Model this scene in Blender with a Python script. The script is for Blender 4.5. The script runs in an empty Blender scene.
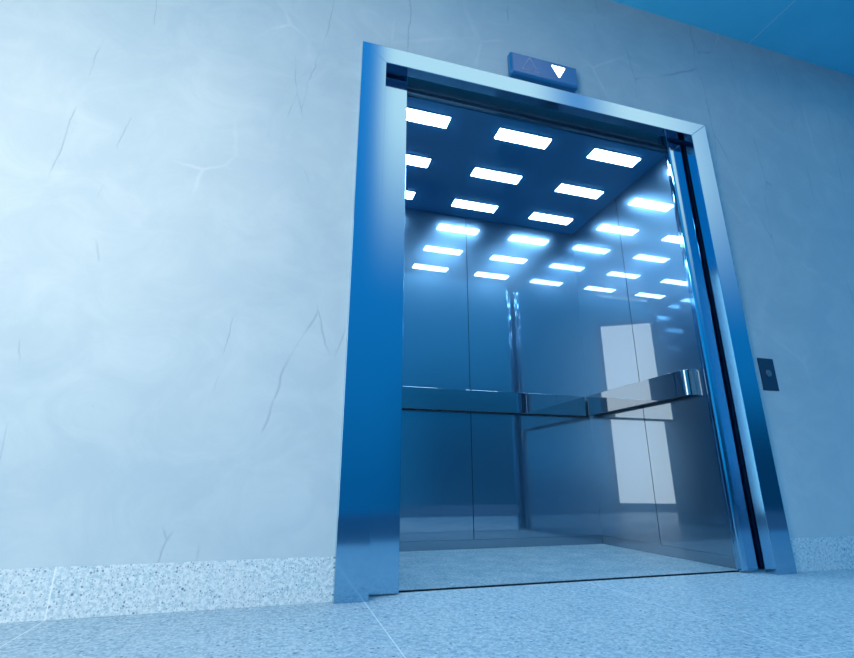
import bpy, bmesh, math
from mathutils import Matrix, Vector
S = bpy.context.scene
COL = S.collection

# ------------------------------------------------------------------ materials
def nt(name):
    m = bpy.data.materials.new(name); m.use_nodes = True
    t = m.node_tree; t.nodes.clear()
    out = t.nodes.new('ShaderNodeOutputMaterial')
    return m, t, out
def nd(t, kind, **kw):
    n = t.nodes.new(kind)
    for k, v in kw.items():
        if k in n.inputs: n.inputs[k].default_value = v
        else: setattr(n, k, v)
    return n
def math_n(t, op, a, b=None, c=None, clamp=False):
    n = t.nodes.new('ShaderNodeMath'); n.operation = op; n.use_clamp = clamp
    for i, v in enumerate((a, b, c)):
        if v is None: continue
        if isinstance(v, (int, float)): n.inputs[i].default_value = v
        else: t.links.new(v, n.inputs[i])
    return n.outputs[0]
def mixc(t, fac, a, b, blend='MIX'):
    n = t.nodes.new('ShaderNodeMix'); n.data_type = 'RGBA'; n.blend_type = blend
    for s, v in ((0, fac), (6, a), (7, b)):
        if isinstance(v, (int, float)): n.inputs[s].default_value = v
        elif isinstance(v, tuple): n.inputs[s].default_value = v + (1,) if len(v) == 3 else v
        else: t.links.new(v, n.inputs[s])
    return n.outputs[2]
def ramp(t, fac, stops):
    n = t.nodes.new('ShaderNodeValToRGB'); e = n.color_ramp.elements
    while len(e) > 1: e.remove(e[-1])
    e[0].position, c = stops[0][0], stops[0][1]; e[0].color = (c, c, c, 1)
    for p, c in stops[1:]:
        k = e.new(p); k.color = (c, c, c, 1)
    t.links.new(fac, n.inputs[0]); return n.outputs[0]
def position(t):
    g = t.nodes.new('ShaderNodeNewGeometry'); return g.outputs['Position']
def mapping(t, vec, scale=(1, 1, 1), loc=(0, 0, 0), rot=(0, 0, 0)):
    n = t.nodes.new('ShaderNodeMapping'); t.links.new(vec, n.inputs[0])
    n.inputs['Scale'].default_value = scale; n.inputs['Location'].default_value = loc; n.inputs['Rotation'].default_value = rot
    return n.outputs[0]
def noise(t, vec, scale, detail=3, rough=.5, dist=0.):
    n = t.nodes.new('ShaderNodeTexNoise'); t.links.new(vec, n.inputs['Vector'])
    n.inputs['Scale'].default_value = scale; n.inputs['Detail'].default_value = detail
    n.inputs['Roughness'].default_value = rough; n.inputs['Distortion'].default_value = dist
    return n.outputs['Fac']
def voro(t, vec, scale, feature='F1', out='Distance'):
    n = t.nodes.new('ShaderNodeTexVoronoi'); n.feature = feature; t.links.new(vec, n.inputs['Vector'])
    n.inputs['Scale'].default_value = scale; return n.outputs[out]

def plaster():
    m, t, out = nt('polished_concrete_plaster'); P = position(t)
    b = nd(t, 'ShaderNodeBsdfPrincipled', Roughness=.62)
    b.inputs['Specular IOR Level'].default_value = .25
    big = noise(t, P, 1.3, 5, .6, .4)
    mid = noise(t, mapping(t, P, (1, 1, 1.2)), 4.5, 6, .65, .9)
    base = mixc(t, ramp(t, big, [(.3, 0), (.7, 1)]), (.49, .60, .645), (.58, .665, .69))
    base = mixc(t, ramp(t, mid, [(.42, 0), (.68, .35)]), base, (.72, .80, .80))
    base = mixc(t, ramp(t, mid, [(.28, .3), (.45, 0)]), base, (.54, .64, .72))
    # thin vertical hairline cracks, broken up by a mask
    wob = nd(t, 'ShaderNodeTexNoise', Scale=3.0, Detail=5.0); t.links.new(P, wob.inputs['Vector'])
    wv = t.nodes.new('ShaderNodeVectorMath'); wv.operation = 'MULTIPLY_ADD'
    t.links.new(wob.outputs['Color'], wv.inputs[0]); wv.inputs[1].default_value = (.10, .0, .10); t.links.new(P, wv.inputs[2])
    cr = voro(t, mapping(t, wv.outputs[0], (2.6, .01, .5), rot=(0, -.12, 0)), 1.0, 'DISTANCE_TO_EDGE')
    crm = ramp(t, cr, [(0, 1), (.0022, .6), (.005, 0)])
    msk = ramp(t, noise(t, mapping(t, P, loc=(3, 1, 5)), 3.2, 3), [(.53, 0), (.61, 1)])
    crk = math_n(t, 'MULTIPLY', crm, msk)
    base = mixc(t, math_n(t, 'MULTIPLY', crk, .6), base, (.30, .37, .44))
    # pale trowel marks
    tr = voro(t, mapping(t, wv.outputs[0], (2.2, .01, 2.4), loc=(7, 0, 3), rot=(0, .5, 0)), 1.0, 'DISTANCE_TO_EDGE')
    trm = ramp(t, tr, [(0, .7), (.010, .4), (.024, 0)])
    tm = ramp(t, noise(t, mapping(t, P, loc=(9, 4, 2)), 2.3, 4), [(.55, 0), (.70, .45)])
    base = mixc(t, math_n(t, 'MULTIPLY', trm, tm), base, (.93, .93, .91))
    pits = voro(t, P, 26)
    pm = math_n(t, 'MULTIPLY', ramp(t, pits, [(0, 1), (.07, 0)]), ramp(t, noise(t, P, 5), [(.6, 0), (.64, .6)]))
    base = mixc(t, pm, base, (.35, .42, .48))
    t.links.new(base, b.inputs['Base Color'])
    bump = nd(t, 'ShaderNodeBump', Strength=.25, Distance=.004)
    h = math_n(t, 'ADD', mid, math_n(t, 'MULTIPLY', crk, -.8)); t.links.new(h, bump.inputs['Height'])
    t.links.new(bump.outputs[0], b.inputs['Normal']); t.links.new(b.outputs[0], out.inputs[0])
    return m

def terrazzo(name, joints='none', speck=1.0, dark_after=None, base_a=(.29, .43, .50), base_b=(.61, .72, .76), rough=.42):
    m, t, out = nt(name); P = position(t)
    b = nd(t, 'ShaderNodeBsdfPrincipled', Roughness=rough)
    b.inputs['Specular IOR Level'].default_value = .35
    fine = noise(t, P, 95 / speck, 3, .75)
    base = mixc(t, ramp(t, fine, [(.38, 0), (.60, 1)]), base_a, base_b)
    cl = noise(t, P, 9, 4, .6)
    base = mixc(t, ramp(t, cl, [(.4, 0), (.7, .35)]), base, (.78, .80, .80))
    for sc, rad, dens, colr in ((170, .32, .55, (.24, .34, .42)), (85, .22, .70, (.08, .17, .27)), (38, .13, .86, (.06, .14, .26))):
        s = sc / speck
        vd = voro(t, P, s); vc = voro(t, P, s, out='Color')
        sep = t.nodes.new('ShaderNodeSeparateColor'); t.links.new(vc, sep.inputs[0])
        on = math_n(t, 'GREATER_THAN', sep.outputs[0], dens)
        spot = math_n(t, 'MULTIPLY', ramp(t, vd, [(0, 1), (rad * .8, .9), (rad * 1.15, 0)]), on)
        base = mixc(t, math_n(t, 'MULTIPLY', spot, .85), base, colr)
    vd = voro(t, mapping(t, P, loc=(3, 3, 3)), 120 / speck)
    base = mixc(t, ramp(t, vd, [(0, .7), (.22, .5), (.3, 0)]), base, (.93, .94, .93))
    sx = t.nodes.new('ShaderNodeSeparateXYZ'); t.links.new(P, sx.inputs[0])
    if joints != 'none':
        def line(coord, off, period, half):
            a = math_n(t, 'ADD', coord, -off + period * 40 + period / 2)
            a = math_n(t, 'FLOORED_MODULO', a, period)
            a = math_n(t, 'ABSOLUTE', math_n(t, 'SUBTRACT', a, period / 2))
            return math_n(t, 'LESS_THAN', a, half)
        j = line(sx.outputs[0], -.7512, .8443, .0018)
        if joints == 'grid':
            j = math_n(t, 'MAXIMUM', j, line(sx.outputs[1], -.745, 1.6, .0018))
        base = mixc(t, math_n(t, 'MULTIPLY', j, .85), base, (.97, .97, .95))
    if dark_after is not None:
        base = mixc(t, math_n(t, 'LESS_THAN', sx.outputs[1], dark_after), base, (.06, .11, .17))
    t.links.new(base, b.inputs['Base Color'])
    bump = nd(t, 'ShaderNodeBump', Strength=.08, Distance=.001); t.links.new(fine, bump.inputs['Height'])
    t.links.new(bump.outputs[0], b.inputs['Normal']); t.links.new(b.outputs[0], out.inputs[0])
    return m

def painted_ceiling():
    m, t, out = nt('smooth_painted_ceiling'); P = position(t)
    b = nd(t, 'ShaderNodeBsdfPrincipled', Roughness=.7); b.inputs['Specular IOR Level'].default_value = .2
    base = mixc(t, ramp(t, noise(t, P, 2.5, 5, .6), [(.35, 0), (.7, 1)]), (.10, .66, .92), (.13, .70, .96))
    sx = t.nodes.new('ShaderNodeSeparateXYZ'); t.links.new(P, sx.inputs[0])
    a = math_n(t, 'ABSOLUTE', math_n(t, 'SUBTRACT', sx.outputs[0], 2.39))
    base = mixc(t, math_n(t, 'MULTIPLY', math_n(t, 'LESS_THAN', a, .002), .5), base, (.85, .87, .88))
    t.links.new(base, b.inputs['Base Color']); t.links.new(b.outputs[0], out.inputs[0])
    return m

def steel(name, colr=(.62, .65, .68), rough=.13, brush=.03):
    m, t, out = nt(name); P = position(t)
    b = nd(t, 'ShaderNodeBsdfPrincipled', Metallic=1.0)
    b.inputs['Base Color'].default_value = colr + (1,)
    n = noise(t, mapping(t, P, (1.5, 1.5, 160)), 2.0, 3, .7)
    r = math_n(t, 'MULTIPLY_ADD', n, brush * 2, rough - brush)
    t.links.new(r, b.inputs['Roughness']); t.links.new(b.outputs[0], out.inputs[0])
    return m

def lacquer(name, sharp=.29, haze=.27, hrough=.32, diff=(.0005, .006, .012), crisp=.012):
    """dark polished panel: a crisp clear layer over a satin metal layer"""
    m, t, out = nt(name)
    g1 = nd(t, 'ShaderNodeBsdfGlossy', Roughness=crisp); g1.inputs['Color'].default_value = (sharp * .93, sharp, sharp * 1.06, 1)
    g2 = nd(t, 'ShaderNodeBsdfGlossy', Roughness=hrough); g2.inputs['Color'].default_value = (haze * .32, haze * .54, haze * .76, 1)
    P = position(t)
    d = nd(t, 'ShaderNodeBsdfDiffuse'); d.inputs['Color'].default_value = diff + (1,)
    a = t.nodes.new('ShaderNodeAddShader'); t.links.new(g1.outputs[0], a.inputs[0]); t.links.new(g2.outputs[0], a.inputs[1])
    a2 = t.nodes.new('ShaderNodeAddShader'); t.links.new(a.outputs[0], a2.inputs[0]); t.links.new(d.outputs[0], a2.inputs[1])
    t.links.new(a2.outputs[0], out.inputs[0])
    return m

def simple(name, colr, rough=.5, metal=0., spec=.5):
    m, t, out = nt(name)
    b = nd(t, 'ShaderNodeBsdfPrincipled', Roughness=rough, Metallic=metal)
    n = noise(t, position(t), 30, 3)
    t.links.new(mixc(t, n, tuple(c * .92 for c in colr), tuple(min(1, c * 1.08) for c in colr)), b.inputs['Base Color'])
    b.inputs['Specular IOR Level'].default_value = spec
    t.links.new(b.outputs[0], out.inputs[0]); return m

def glow(name, colr, strength):
    m, t, out = nt(name)
    e = nd(t, 'ShaderNodeEmission', Strength=strength); e.inputs['Color'].default_value = colr + (1,)
    t.links.new(e.outputs[0], out.inputs[0]); return m

M = dict(
    wall=plaster(),
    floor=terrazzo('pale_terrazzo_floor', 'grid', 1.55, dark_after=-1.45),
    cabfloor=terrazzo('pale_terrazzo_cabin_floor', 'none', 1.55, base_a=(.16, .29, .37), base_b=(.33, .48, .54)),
    base=terrazzo('pale_terrazzo_skirting', 'x', 1.15, base_a=(.42, .57, .63), base_b=(.80, .87, .87)),
    ceil=painted_ceiling(),
    steel=steel('satin_stainless_steel', (.30, .52, .68), .08, .015),
    doorsteel=steel('satin_stainless_door', (.30, .52, .68), .09, .015),
    panel=lacquer('dark_polished_cabin_panel'),
    cabceil=lacquer('dark_polished_cabin_ceiling', .10, .07, .35, (.004, .085, .21)),
    kick=lacquer('dark_kick_strip', .30, .20, .30, (.0005, .006, .012)),
    rail=lacquer('dark_polished_rail', .29, .08, .4, (.001, .010, .025), .015),
    black=simple('black_shadow_gap', (.006, .009, .013), .6),
    sill=steel('grooved_sill_metal', (.05, .09, .13), .35),
    box=simple('blue_plastic', (.012, .18, .42), .28),
    boxglass=simple('glossy_display_cover', (.012, .20, .46), .12),
    plate=simple('dark_plate', (.01, .04, .09), .35),
    button=simple('grey_button', (.18, .24, .28), .3, .6),
    lamp=glow('cabin_light_diffuser', (.46, .76, 1.0), 37.0),
    arrow=glow('lit_arrow', (.85, .95, 1.0), 5.0),
    outline=simple('pale_outline', (.55, .62, .68), .4),
    window=glow('bright_daylight_pane', (.90, .98, 1.0), 4.0),
    frame=simple('window_frame_paint', (.3, .33, .36), .5),
)

# ------------------------------------------------------------------ mesh helpers
def build(name, bm, mat, parent=None, kind=None, smooth=False, bevel=0., seg=2):
    me = bpy.data.meshes.new(name); bm.normal_update(); bm.to_mesh(me); bm.free()
    me.materials.append(mat)
    o = bpy.data.objects.new(name, me); COL.objects.link(o)
    if parent: o.parent = parent
    if kind: o['kind'] = kind
    if smooth:
        for p in me.polygons: p.use_smooth = True
    if bevel:
        b = o.modifiers.new('bevel', 'BEVEL'); b.width = bevel; b.segments = seg; b.limit_method = 'ANGLE'
    return o
def box(bm, x0, x1, y0, y1, z0, z1):
    v = [bm.verts.new(p) for p in ((x0, y0, z0), (x1, y0, z0), (x1, y1, z0), (x0, y1, z0), (x0, y0, z1), (x1, y0, z1), (x1, y1, z1), (x0, y1, z1))]
    for f in ((3, 2, 1, 0), (4, 5, 6, 7), (0, 1, 5, 4), (1, 2, 6, 5), (2, 3, 7, 6), (3, 0, 4, 7)): bm.faces.new([v[i] for i in f])
    return bm
def B(*a):
    bm = bmesh.new()
    for q in (a if isinstance(a[0], tuple) else (a,)): box(bm, *q)
    return bm
def prism(pts, axis, a0, a1):
    """extrude a 2D outline; axis 'y': pts are (x,z); axis 'z': pts are (x,y)"""
    bm = bmesh.new()
    def mk(p, a): return bm.verts.new((p[0], a, p[1]) if axis == 'y' else (p[0], p[1], a))
    lo = [mk(p, a0) for p in pts]; hi = [mk(p, a1) for p in pts]; n = len(pts)
    bm.faces.new(lo[::-1]); bm.faces.new(hi)
    for i in range(n): bm.faces.new((lo[i], lo[(i + 1) % n], hi[(i + 1) % n], hi[i]))
    bmesh.ops.recalc_face_normals(bm, faces=bm.faces); return bm
def thing(name, label, cat, loc=(0, 0, 0), group=None):
    o = bpy.data.objects.new(name, None); COL.objects.link(o); o.location = loc
    o['label'] = label; o['category'] = cat
    if group: o['group'] = group
    return o
def part(name, bm, mat, root, **k):
    bm.transform(Matrix.Translation(-root.location)); return build(name, bm, mat, root, **k)

# ------------------------------------------------------------------ dimensions (metres, from the photograph)
W, CW, IH, H = 1.853, .106, 2.10, 2.187       # casing outer width, casing width, clear height, outer height
WY = .034                                     # wall face behind the casing face
XL, XR, YF, YB, CZ = .06, 1.71, .134, 1.08, 2.07    # cabin interior

# ------------------------------------------------------------------ setting
wall = B((-5.0, .05, WY, .060, 0, 2.96), (W - .05, 6.0, WY, .060, 0, 2.96), (.05, W - .05, WY, .060, H - .05, 2.96))
build('wall_front', wall, M['wall'], kind='structure')
build('floor', B(-5.0, 6.0, -4.2, .098, -.03, 0), M['floor'], kind='structure')
build('ceiling', B(-5.0, 6.0, -.42, .060, 2.96, 3.06), M['ceil'], kind='structure')
build('baseboard_left', B(-5.0, 0, .024, WY, 0, .128), M['base'], kind='structure', bevel=.001)
build('baseboard_right', B(W, 6.0, .024, WY, 0, .128), M['base'], kind='structure', bevel=.001)

# tall bright window of the hall, seen mirrored in the cabin panels
a = Vector((-.76, -2.0, 0)); dr = Vector((-.853, .522, 0)); nrm = Vector((.522, .853, 0))
rot = Matrix((( -dr.x, nrm.x, 0, 0), (-dr.y, nrm.y, 0, 0), (0, 0, 1, 0), (0, 0, 0, 1)))
WL = 1.1
TR = Matrix.Translation(a) @ rot
wn = bpy.data.objects.new('window_1', None); COL.objects.link(wn); wn['kind'] = 'structure'
fr = B((-WL - .08, -WL, -.06, .0, .0, 2.60), (0, .08, -.06, .0, .0, 2.60), (-WL, 0, -.06, .0, .0, .095), (-WL, 0, -.06, .0, 2.545, 2.60)); fr.transform(TR)
build('window_frame', fr, M['frame'], wn, kind='structure')
pn = B(-WL, 0, -.04, -.02, .095, 2.545); pn.transform(TR)
build('window_pane', pn, M['window'], wn, kind='structure')

# ------------------------------------------------------------------ door casing
fr = thing('elevator_door_frame', 'brushed steel casing framing the open elevator doorway in the concrete wall', 'door frame', (W / 2, WY, 0))
def jamb(x0, x1):
    return B((x0, x1, 0, .050, 0, IH)) 
part('jamb', prism([(0, 0), (CW, 0), (CW, IH), (0, H)], 'y', 0, .05), M['steel'], fr, bevel=.0005)
part('jamb', prism([(W - CW, 0), (W, 0), (W, H), (W - CW, IH)], 'y', 0, .05), M['steel'], fr, bevel=.0015)
part('lintel', prism([(0, H), (CW, IH), (W - CW, IH), (W, H)], 'y', 0, .05), M['steel'], fr, bevel=.0015)
part('door_track_cover', B(.02, W - .02, .100, .108, 2.085, 2.20), M['rail'], fr, bevel=.001)

# ------------------------------------------------------------------ sliding doors, parked open
PL = thing('elevator_door', 'left steel sliding door leaf, parked open beside the pale left side of the wall', 'elevator door', (.1, .083, 0), 'open sliding doors')
part('door_panel', B(-.40, .217, .0665, .096, .004, 2.16), M['doorsteel'], PL, bevel=.0008, seg=1)
PR = thing('elevator_door', 'right steel sliding door leaf, parked open on the side of the call button', 'elevator door', (W - .1, .083, 0), 'open sliding doors')
part('door_panel', B(1.650, 2.28, .0665, .096, .004, 2.16), M['doorsteel'], PR, bevel=.009, seg=5)

# sill between hall floor and cabin floor
sl = thing('door_sill', 'dark narrow metal threshold strip between hall floor and cabin floor', 'threshold', (W / 2, .118, -.03))
part('sill_plate', B(.02, W - .02, .0985, .1315, -.03, -.022), M['sill'], sl)
part('cabin_edge', B(.06, 1.70, .1318, .1338, -.0215, -.001), M['sill'], sl)
part('hall_edge', B(.02, W - .02, .0985, .1005, -.0215, -.0005), M['black'], sl)

# ------------------------------------------------------------------ cabin
cb = thing('elevator_cabin', 'elevator cabin with dark mirror-polished wall panels and speckled stone floor', 'elevator cabin', ((XL + XR) / 2, .6, -.03))
part('cabin_floor', B(XL - .02, XR + .02, .1340, YB + .02, -.03, 0), M['cabfloor'], cb)
part('cabin_ceiling', B(XL, XR, YF, YB, CZ, CZ + .03), M['cabceil'], cb)
kz, g = .048, .0022
xm, ym = .885, .588
for a0, a1 in ((XL, xm - g), (xm + g, XR)):
    part('wall_panel', B(a0, a1, YB, YB + .014, kz, CZ), M['panel'], cb)
for x0, x1 in ((XR, XR + .014), (XL - .014, XL)):
    for a0, a1 in ((YF, ym - g), (ym + g, YB)):
        part('wall_panel', B(x0, x1, a0, a1, kz, CZ), M['panel'], cb)
for q in ((xm - .0030, xm + .0030, YB + .003, YB + .0135, kz, CZ - .001), (XR + .003, XR + .0135, ym - .003, ym + .003, kz, CZ - .001)):
    part('seam', B(xm - g + .0001, xm + g - .0001, q[2], q[3], q[4], q[5]) if q[0] < 1 else B(q[0], q[1], ym - g + .0001, ym + g - .0001, q[4], q[5]), M['black'], cb)['label'] = 'black joint between two wall panels'
part('kick_strip', B(XL, XR, YB + .001, YB + .014, 0, kz - .001), M['kick'], cb)
part('kick_strip', B(XR + .001, XR + .014, YF, YB, 0, kz - .001), M['kick'], cb)
part('kick_strip', B(XL - .014, XL - .001, YF, YB, 0, kz - .001), M['kick'], cb)
part('backing_shell', B((XL - .03, XR + .03, YB + .015, YB + .03, -.03, CZ + .05), (XR + .015, XR + .03, .11, YB + .015, -.03, CZ + .05),
                        (XL - .03, XL - .015, .11, YB + .015, -.03, CZ + .05), (XL - .015, XR + .015, .112, YB + .015, CZ + .031, CZ + .045)), M['black'], cb)
part('front_return', B(XL + .001, .205, YF, YF + .02, .001, CZ - .001), M['doorsteel'], cb, bevel=.002)
part('front_return', B(1.699, XR - .001, YF, YF + .012, .001, CZ - .001), M['doorsteel'], cb, bevel=.002)

# shaft pocket walls that close the slot behind the hall wall (dark)
part('header_box', B((XL - .03, XR + .03, .110, .129, CZ + .004, 2.22),), M['rail'], cb, bevel=.001)

# ------------------------------------------------------------------ ceiling lights
cx, ry = (.327, .887, 1.443), (.242, .580, .920)
colw, roww = ('left', 'middle', 'right'), ('row nearest the doorway', 'middle row', 'row nearest the rear wall')
first = None
for j, y in enumerate(ry):
    for i, x in enumerate(cx):
        lab = 'lit rectangular cabin ceiling light, %s one in the %s' % (colw[i], roww[j])
        if first is None:
            first = thing('ceiling_light', lab, 'ceiling light', (x, y, CZ), 'cabin ceiling lights')
            d = part('diffuser', B(x - .146, x + .146, y - .037, y + .037, CZ - .008, CZ - .0005), M['lamp'], first, bevel=.001)
            f = part('trim_ring', B((x - .151, x + .151, y - .042, y - .038, CZ - .004, CZ), (x - .151, x + .151, y + .038, y + .042, CZ - .004, CZ),
                     (x - .151, x - .147, y - .038, y + .038, CZ - .004, CZ), (x + .147, x + .151, y - .038, y + .038, CZ - .004, CZ)), M['cabceil'], first)
            kids = [d, f]
        else:
            r = first.copy(); COL.objects.link(r); r.location = (x, y, CZ); r['label'] = lab
            for k in kids:
                c = k.copy(); COL.objects.link(c); c.parent = r

# ------------------------------------------------------------------ handrails: flat bands, ends curled back to the wall
RZ0, RZ1, RD, RT = .752, .876, .055, .010
def band(path, thick):
    """vertical strip following a plan path"""
    n = len(path); L = []; Rr = []
    for i, p in enumerate(path):
        p0 = Vector(path[max(i - 1, 0)]); p1 = Vector(path[min(i + 1, n - 1)]); d = (p1 - p0).normalized()
        nv = Vector((-d.y, d.x)); L.append(Vector(p)); Rr.append(Vector(p) + nv * thick)
    return [tuple(v) for v in L] + [tuple(v) for v in reversed(Rr)]
rr = thing('handrail', 'flat dark handrail band on the right cabin wall, rounded near end', 'handrail', (XR, .6, RZ0), 'cabin handrails')
xf = XR - RD; R_ = .030; path = []
path.append((XR - .0005, .205))
path.append((xf + R_, .205))
for k in range(1, 9):
    an = math.radians(90 * k / 8); path.append((xf + R_ - R_ * math.sin(an), .205 + R_ - R_ * math.cos(an)))
path.append((xf, YB - RD - .004))
bm = prism(band(path[::-1], RT), 'z', RZ0, RZ1)
part('rail_band', bm, M['rail'], rr, bevel=.001, seg=1)
for y in (.34, .62, .90): part('bracket', B(xf + RT - .001, XR - .0005, y - .012, y + .012, RZ0 + .045, RZ0 + .075), M['rail'], rr)
part('underside_web', B(xf + RT - .001, XR - .0005, .236, YB - .075, RZ0 + .002, RZ0 + .008), M['black'], rr)
rb = thing('handrail', 'flat dark handrail band running across the rear cabin wall', 'handrail', ((XL + XR) / 2, YB, RZ0), 'cabin handrails')
yf = YB - RD
part('rail_band', B(XL + .06, XR - RD - .010, yf, yf + RT, RZ0, RZ1), M['rail'], rb, bevel=.001, seg=1)
for x in (.35, .885, 1.42): part('bracket', B(x - .012, x + .012, yf + RT - .001, YB - .0005, RZ0 + .045, RZ0 + .075), M['rail'], rb)
part('underside_web', B(XL + .065, XR - RD - .012, yf + RT - .001, YB - .0005, RZ0 + .002, RZ0 + .008), M['black'], rb)

# ------------------------------------------------------------------ direction indicator above the door
ind = thing('direction_indicator', 'small blue-grey box above the doorway with a lit down arrow', 'indicator', (.898, WY, 2.28))
iy = -.004
part('housing', B(.709, 1.078, iy, WY, 2.218, 2.348), M['box'], ind, bevel=.007, seg=1)
part('display_cover', B(.720, 1.067, iy - .0015, iy + .001, 2.229, 2.337), M['boxglass'], ind, bevel=.0007, seg=1)
def tri(cx_, cz_, hw, hh, up, r):
    s = 1 if up else -1
    P = [Vector((-hw, -hh * s)), Vector((hw, -hh * s)), Vector((0, hh * s))]; out = []
    for i in range(3):
        p, q, n = P[i], P[i - 1], P[(i + 1) % 3]
        d1, d2 = (q - p).normalized(), (n - p).normalized(); A_, B_ = p + d1 * r, p + d2 * r
        for k in range(5):
            u = k / 4; out.append(A_ * (1 - u) ** 2 + p * 2 * u * (1 - u) + B_ * u * u)
    return [(cx_ + v.x, cz_ + v.y) for v in out]
part('down_arrow', prism(tri(.969, 2.286, .041, .037, False, .010), 'y', iy - .0025, iy - .0005), M['arrow'], ind)['label'] = 'lit white down arrow'
o_ = tri(.812, 2.292, .046, .042, True, .006); i_ = tri(.812, 2.291, .0435, .0395, True, .006)
bm = bmesh.new(); n = len(o_); yy = iy - .0024
fo = [bm.verts.new((p[0], yy, p[1])) for p in o_]; fi = [bm.verts.new((p[0], yy, p[1])) for p in i_]
bo = [bm.verts.new((p[0], yy + .0012, p[1])) for p in o_]; bi = [bm.verts.new((p[0], yy + .0012, p[1])) for p in i_]
for k in range(n):
    l = (k + 1) % n
    bm.faces.new((fo[k], fo[l], fi[l], fi[k])); bm.faces.new((bo[l], bo[k], bi[k], bi[l]))
    bm.faces.new((fo[l], fo[k], bo[k], bo[l])); bm.faces.new((fi[k], fi[l], bi[l], bi[k]))
bmesh.ops.recalc_face_normals(bm, faces=bm.faces)
part('up_arrow', bm, M['outline'], ind)['label'] = 'unlit up arrow drawn as a thin pale outline'

# ------------------------------------------------------------------ call button plate
cp = thing('call_button_panel', 'small dark rectangular call plate on the wall right of the doorway', 'call button', (1.963, WY, .757))
part('plate', B(1.918, 2.010, WY - .005, WY, .757, .910), M['plate'], cp, bevel=.0015)
bm = bmesh.new()
bmesh.ops.create_cone(bm, cap_ends=True, segments=32, radius1=.016, radius2=.016, depth=.005, matrix=Matrix.Translation((1.964, WY - .0065, .838)) @ Matrix.Rotation(math.pi / 2, 4, 'X'))
part('button', bm, M['button'], cp, bevel=.001)['label'] = 'round grey push button'

# ------------------------------------------------------------------ light
def area(name, loc, target, sx, sy, energy, colr, spread=180):
    l = bpy.data.lights.new(name, 'AREA'); l.shape = 'RECTANGLE'; l.size = sx; l.size_y = sy; l.energy = energy; l.color = colr
    l.spread = math.radians(spread)
    o = bpy.data.objects.new(name, l); COL.objects.link(o); o.location = loc
    o.rotation_euler = (Vector(target) - Vector(loc)).to_track_quat('-Z', 'Y').to_euler()
    return o
def radiance(sx, sy, r): return r * math.pi * sx * sy
area('added_left_wall_light', (-1.95, -1.25, 1.45), (-1.0, .03, 1.3), .8, .8, radiance(.8, .8, 2.6), (1, .82, .60), 110)  # added unseen area light, brightens the left part of the wall

w = bpy.data.worlds.new('hall_ambience'); S.world = w; w.use_nodes = True
t = w.node_tree; t.nodes.clear()
out = t.nodes.new('ShaderNodeOutputWorld'); bg = t.nodes.new('ShaderNodeBackground')
tc = t.nodes.new('ShaderNodeTexCoord'); sx = t.nodes.new('ShaderNodeSeparateXYZ')
t.links.new(tc.outputs['Generated'], sx.inputs[0])
rp = t.nodes.new('ShaderNodeValToRGB'); e = rp.color_ramp.elements
e[0].position = .0; e[0].color = (.002, .05, .13, 1)
e[1].position = 1.0; e[1].color = (.01, .42, 1.0, 1)
for p_, c_ in ((.50, (.004, .17, .42, 1)), (.56, (.006, .22, .52, 1)), (.70, (.012, .30, .72, 1))):
    k = e.new(p_); k.color = c_
mz = math_n(t, 'MULTIPLY_ADD', sx.outputs[2], .5, .5)
t.links.new(mz, rp.inputs[0])
# soft bright patch painted into the world for the steel casing to mirror (u, v = direction slopes towards -Y)
ny = math_n(t, 'MAXIMUM', math_n(t, 'MULTIPLY', sx.outputs[1], -1), .02)
u = math_n(t, 'DIVIDE', sx.outputs[0], ny); v = math_n(t, 'DIVIDE', sx.outputs[2], ny)
def sstep(x, a, b):
    n = t.nodes.new('ShaderNodeMapRange'); n.interpolation_type = 'SMOOTHSTEP'
    t.links.new(x, n.inputs[0]); n.inputs[1].default_value = a; n.inputs[2].default_value = b; return n.outputs[0]
gap = math_n(t, 'MULTIPLY', math_n(t, 'SUBTRACT', 1, sstep(math_n(t, 'ABSOLUTE', math_n(t, 'SUBTRACT', u, .76)), .0, .17)), .85)
gap = math_n(t, 'SUBTRACT', 1, gap)
pt = math_n(t, 'MULTIPLY', math_n(t, 'MULTIPLY', sstep(u, .14, .205), math_n(t, 'SUBTRACT', 1, sstep(u, .98, 1.5))), gap)
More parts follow.
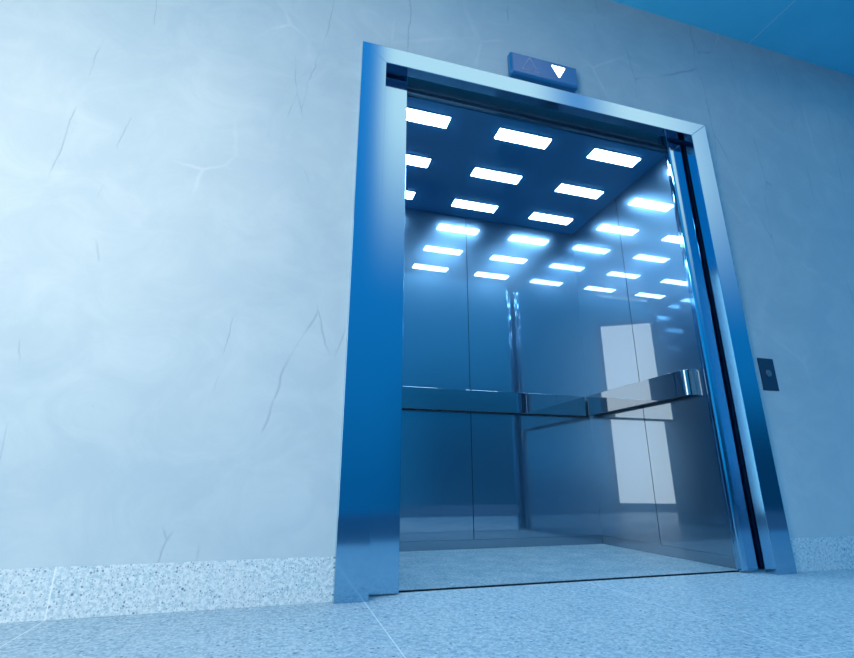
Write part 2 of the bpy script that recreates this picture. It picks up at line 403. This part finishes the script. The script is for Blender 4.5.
pt = math_n(t, 'MULTIPLY', pt, math_n(t, 'MULTIPLY', sstep(v, .38, .95), math_n(t, 'SUBTRACT', 1, sstep(v, 1.15, 1.4))))
low = math_n(t, 'MULTIPLY', math_n(t, 'MULTIPLY', sstep(u, .18, .36), math_n(t, 'SUBTRACT', 1, sstep(u, 2.2, 2.8))), math_n(t, 'SUBTRACT', 1, sstep(v, .05, .30)))
base_ = mixc(t, math_n(t, 'MULTIPLY', low, .75), rp.outputs[0], (.001, .02, .06))
col = mixc(t, pt, base_, (1.35, 1.38, 1.32))
t.links.new(col, bg.inputs[0]); 
sides = math_n(t, 'MULTIPLY', math_n(t, 'MULTIPLY', sstep(u, -.15, .1), math_n(t, 'SUBTRACT', 1, sstep(u, 1.4, 1.8))), math_n(t, 'SUBTRACT', 1, sstep(v, 1.2, 1.6)))
up_ = math_n(t, 'MULTIPLY', sstep(sx.outputs[2], -.02, .06), math_n(t, 'SUBTRACT', 1, sstep(sx.outputs[2], .55, .9)))
amb = math_n(t, 'MULTIPLY', math_n(t, 'SUBTRACT', 1, sides), up_)
col2 = mixc(t, amb, col, (.008, .40, .86))
t.links.new(col2, bg.inputs[0])
t.links.new(bg.outputs[0], out.inputs[0])

# ------------------------------------------------------------------ camera
f, rx, ro, rz = 486.726, .305885, .001371, .286811
cam = bpy.data.cameras.new('camera'); co = bpy.data.objects.new('camera', cam); COL.objects.link(co)
cam.sensor_fit = 'HORIZONTAL'; cam.sensor_width = 36; cam.lens = f / 854 * 36; cam.clip_start = .01
fwd = Vector((math.sin(rz) * math.cos(rx), math.cos(rz) * math.cos(rx), math.sin(rx)))
right = Vector((math.cos(rz), -math.sin(rz), 0)); up = right.cross(fwd)
r2 = math.cos(ro) * right + math.sin(ro) * up; u2 = -math.sin(ro) * right + math.cos(ro) * up
m = Matrix((r2, u2, -fwd)).transposed().to_4x4(); m.translation = (-.19677, -1.65858, .34851)
co.matrix_world = m
S.camera = co
S.view_settings.view_transform = 'Standard'; S.view_settings.look = 'None'
S.view_settings.exposure = 0; S.view_settings.gamma = 1; S.view_settings.use_curve_mapping = False
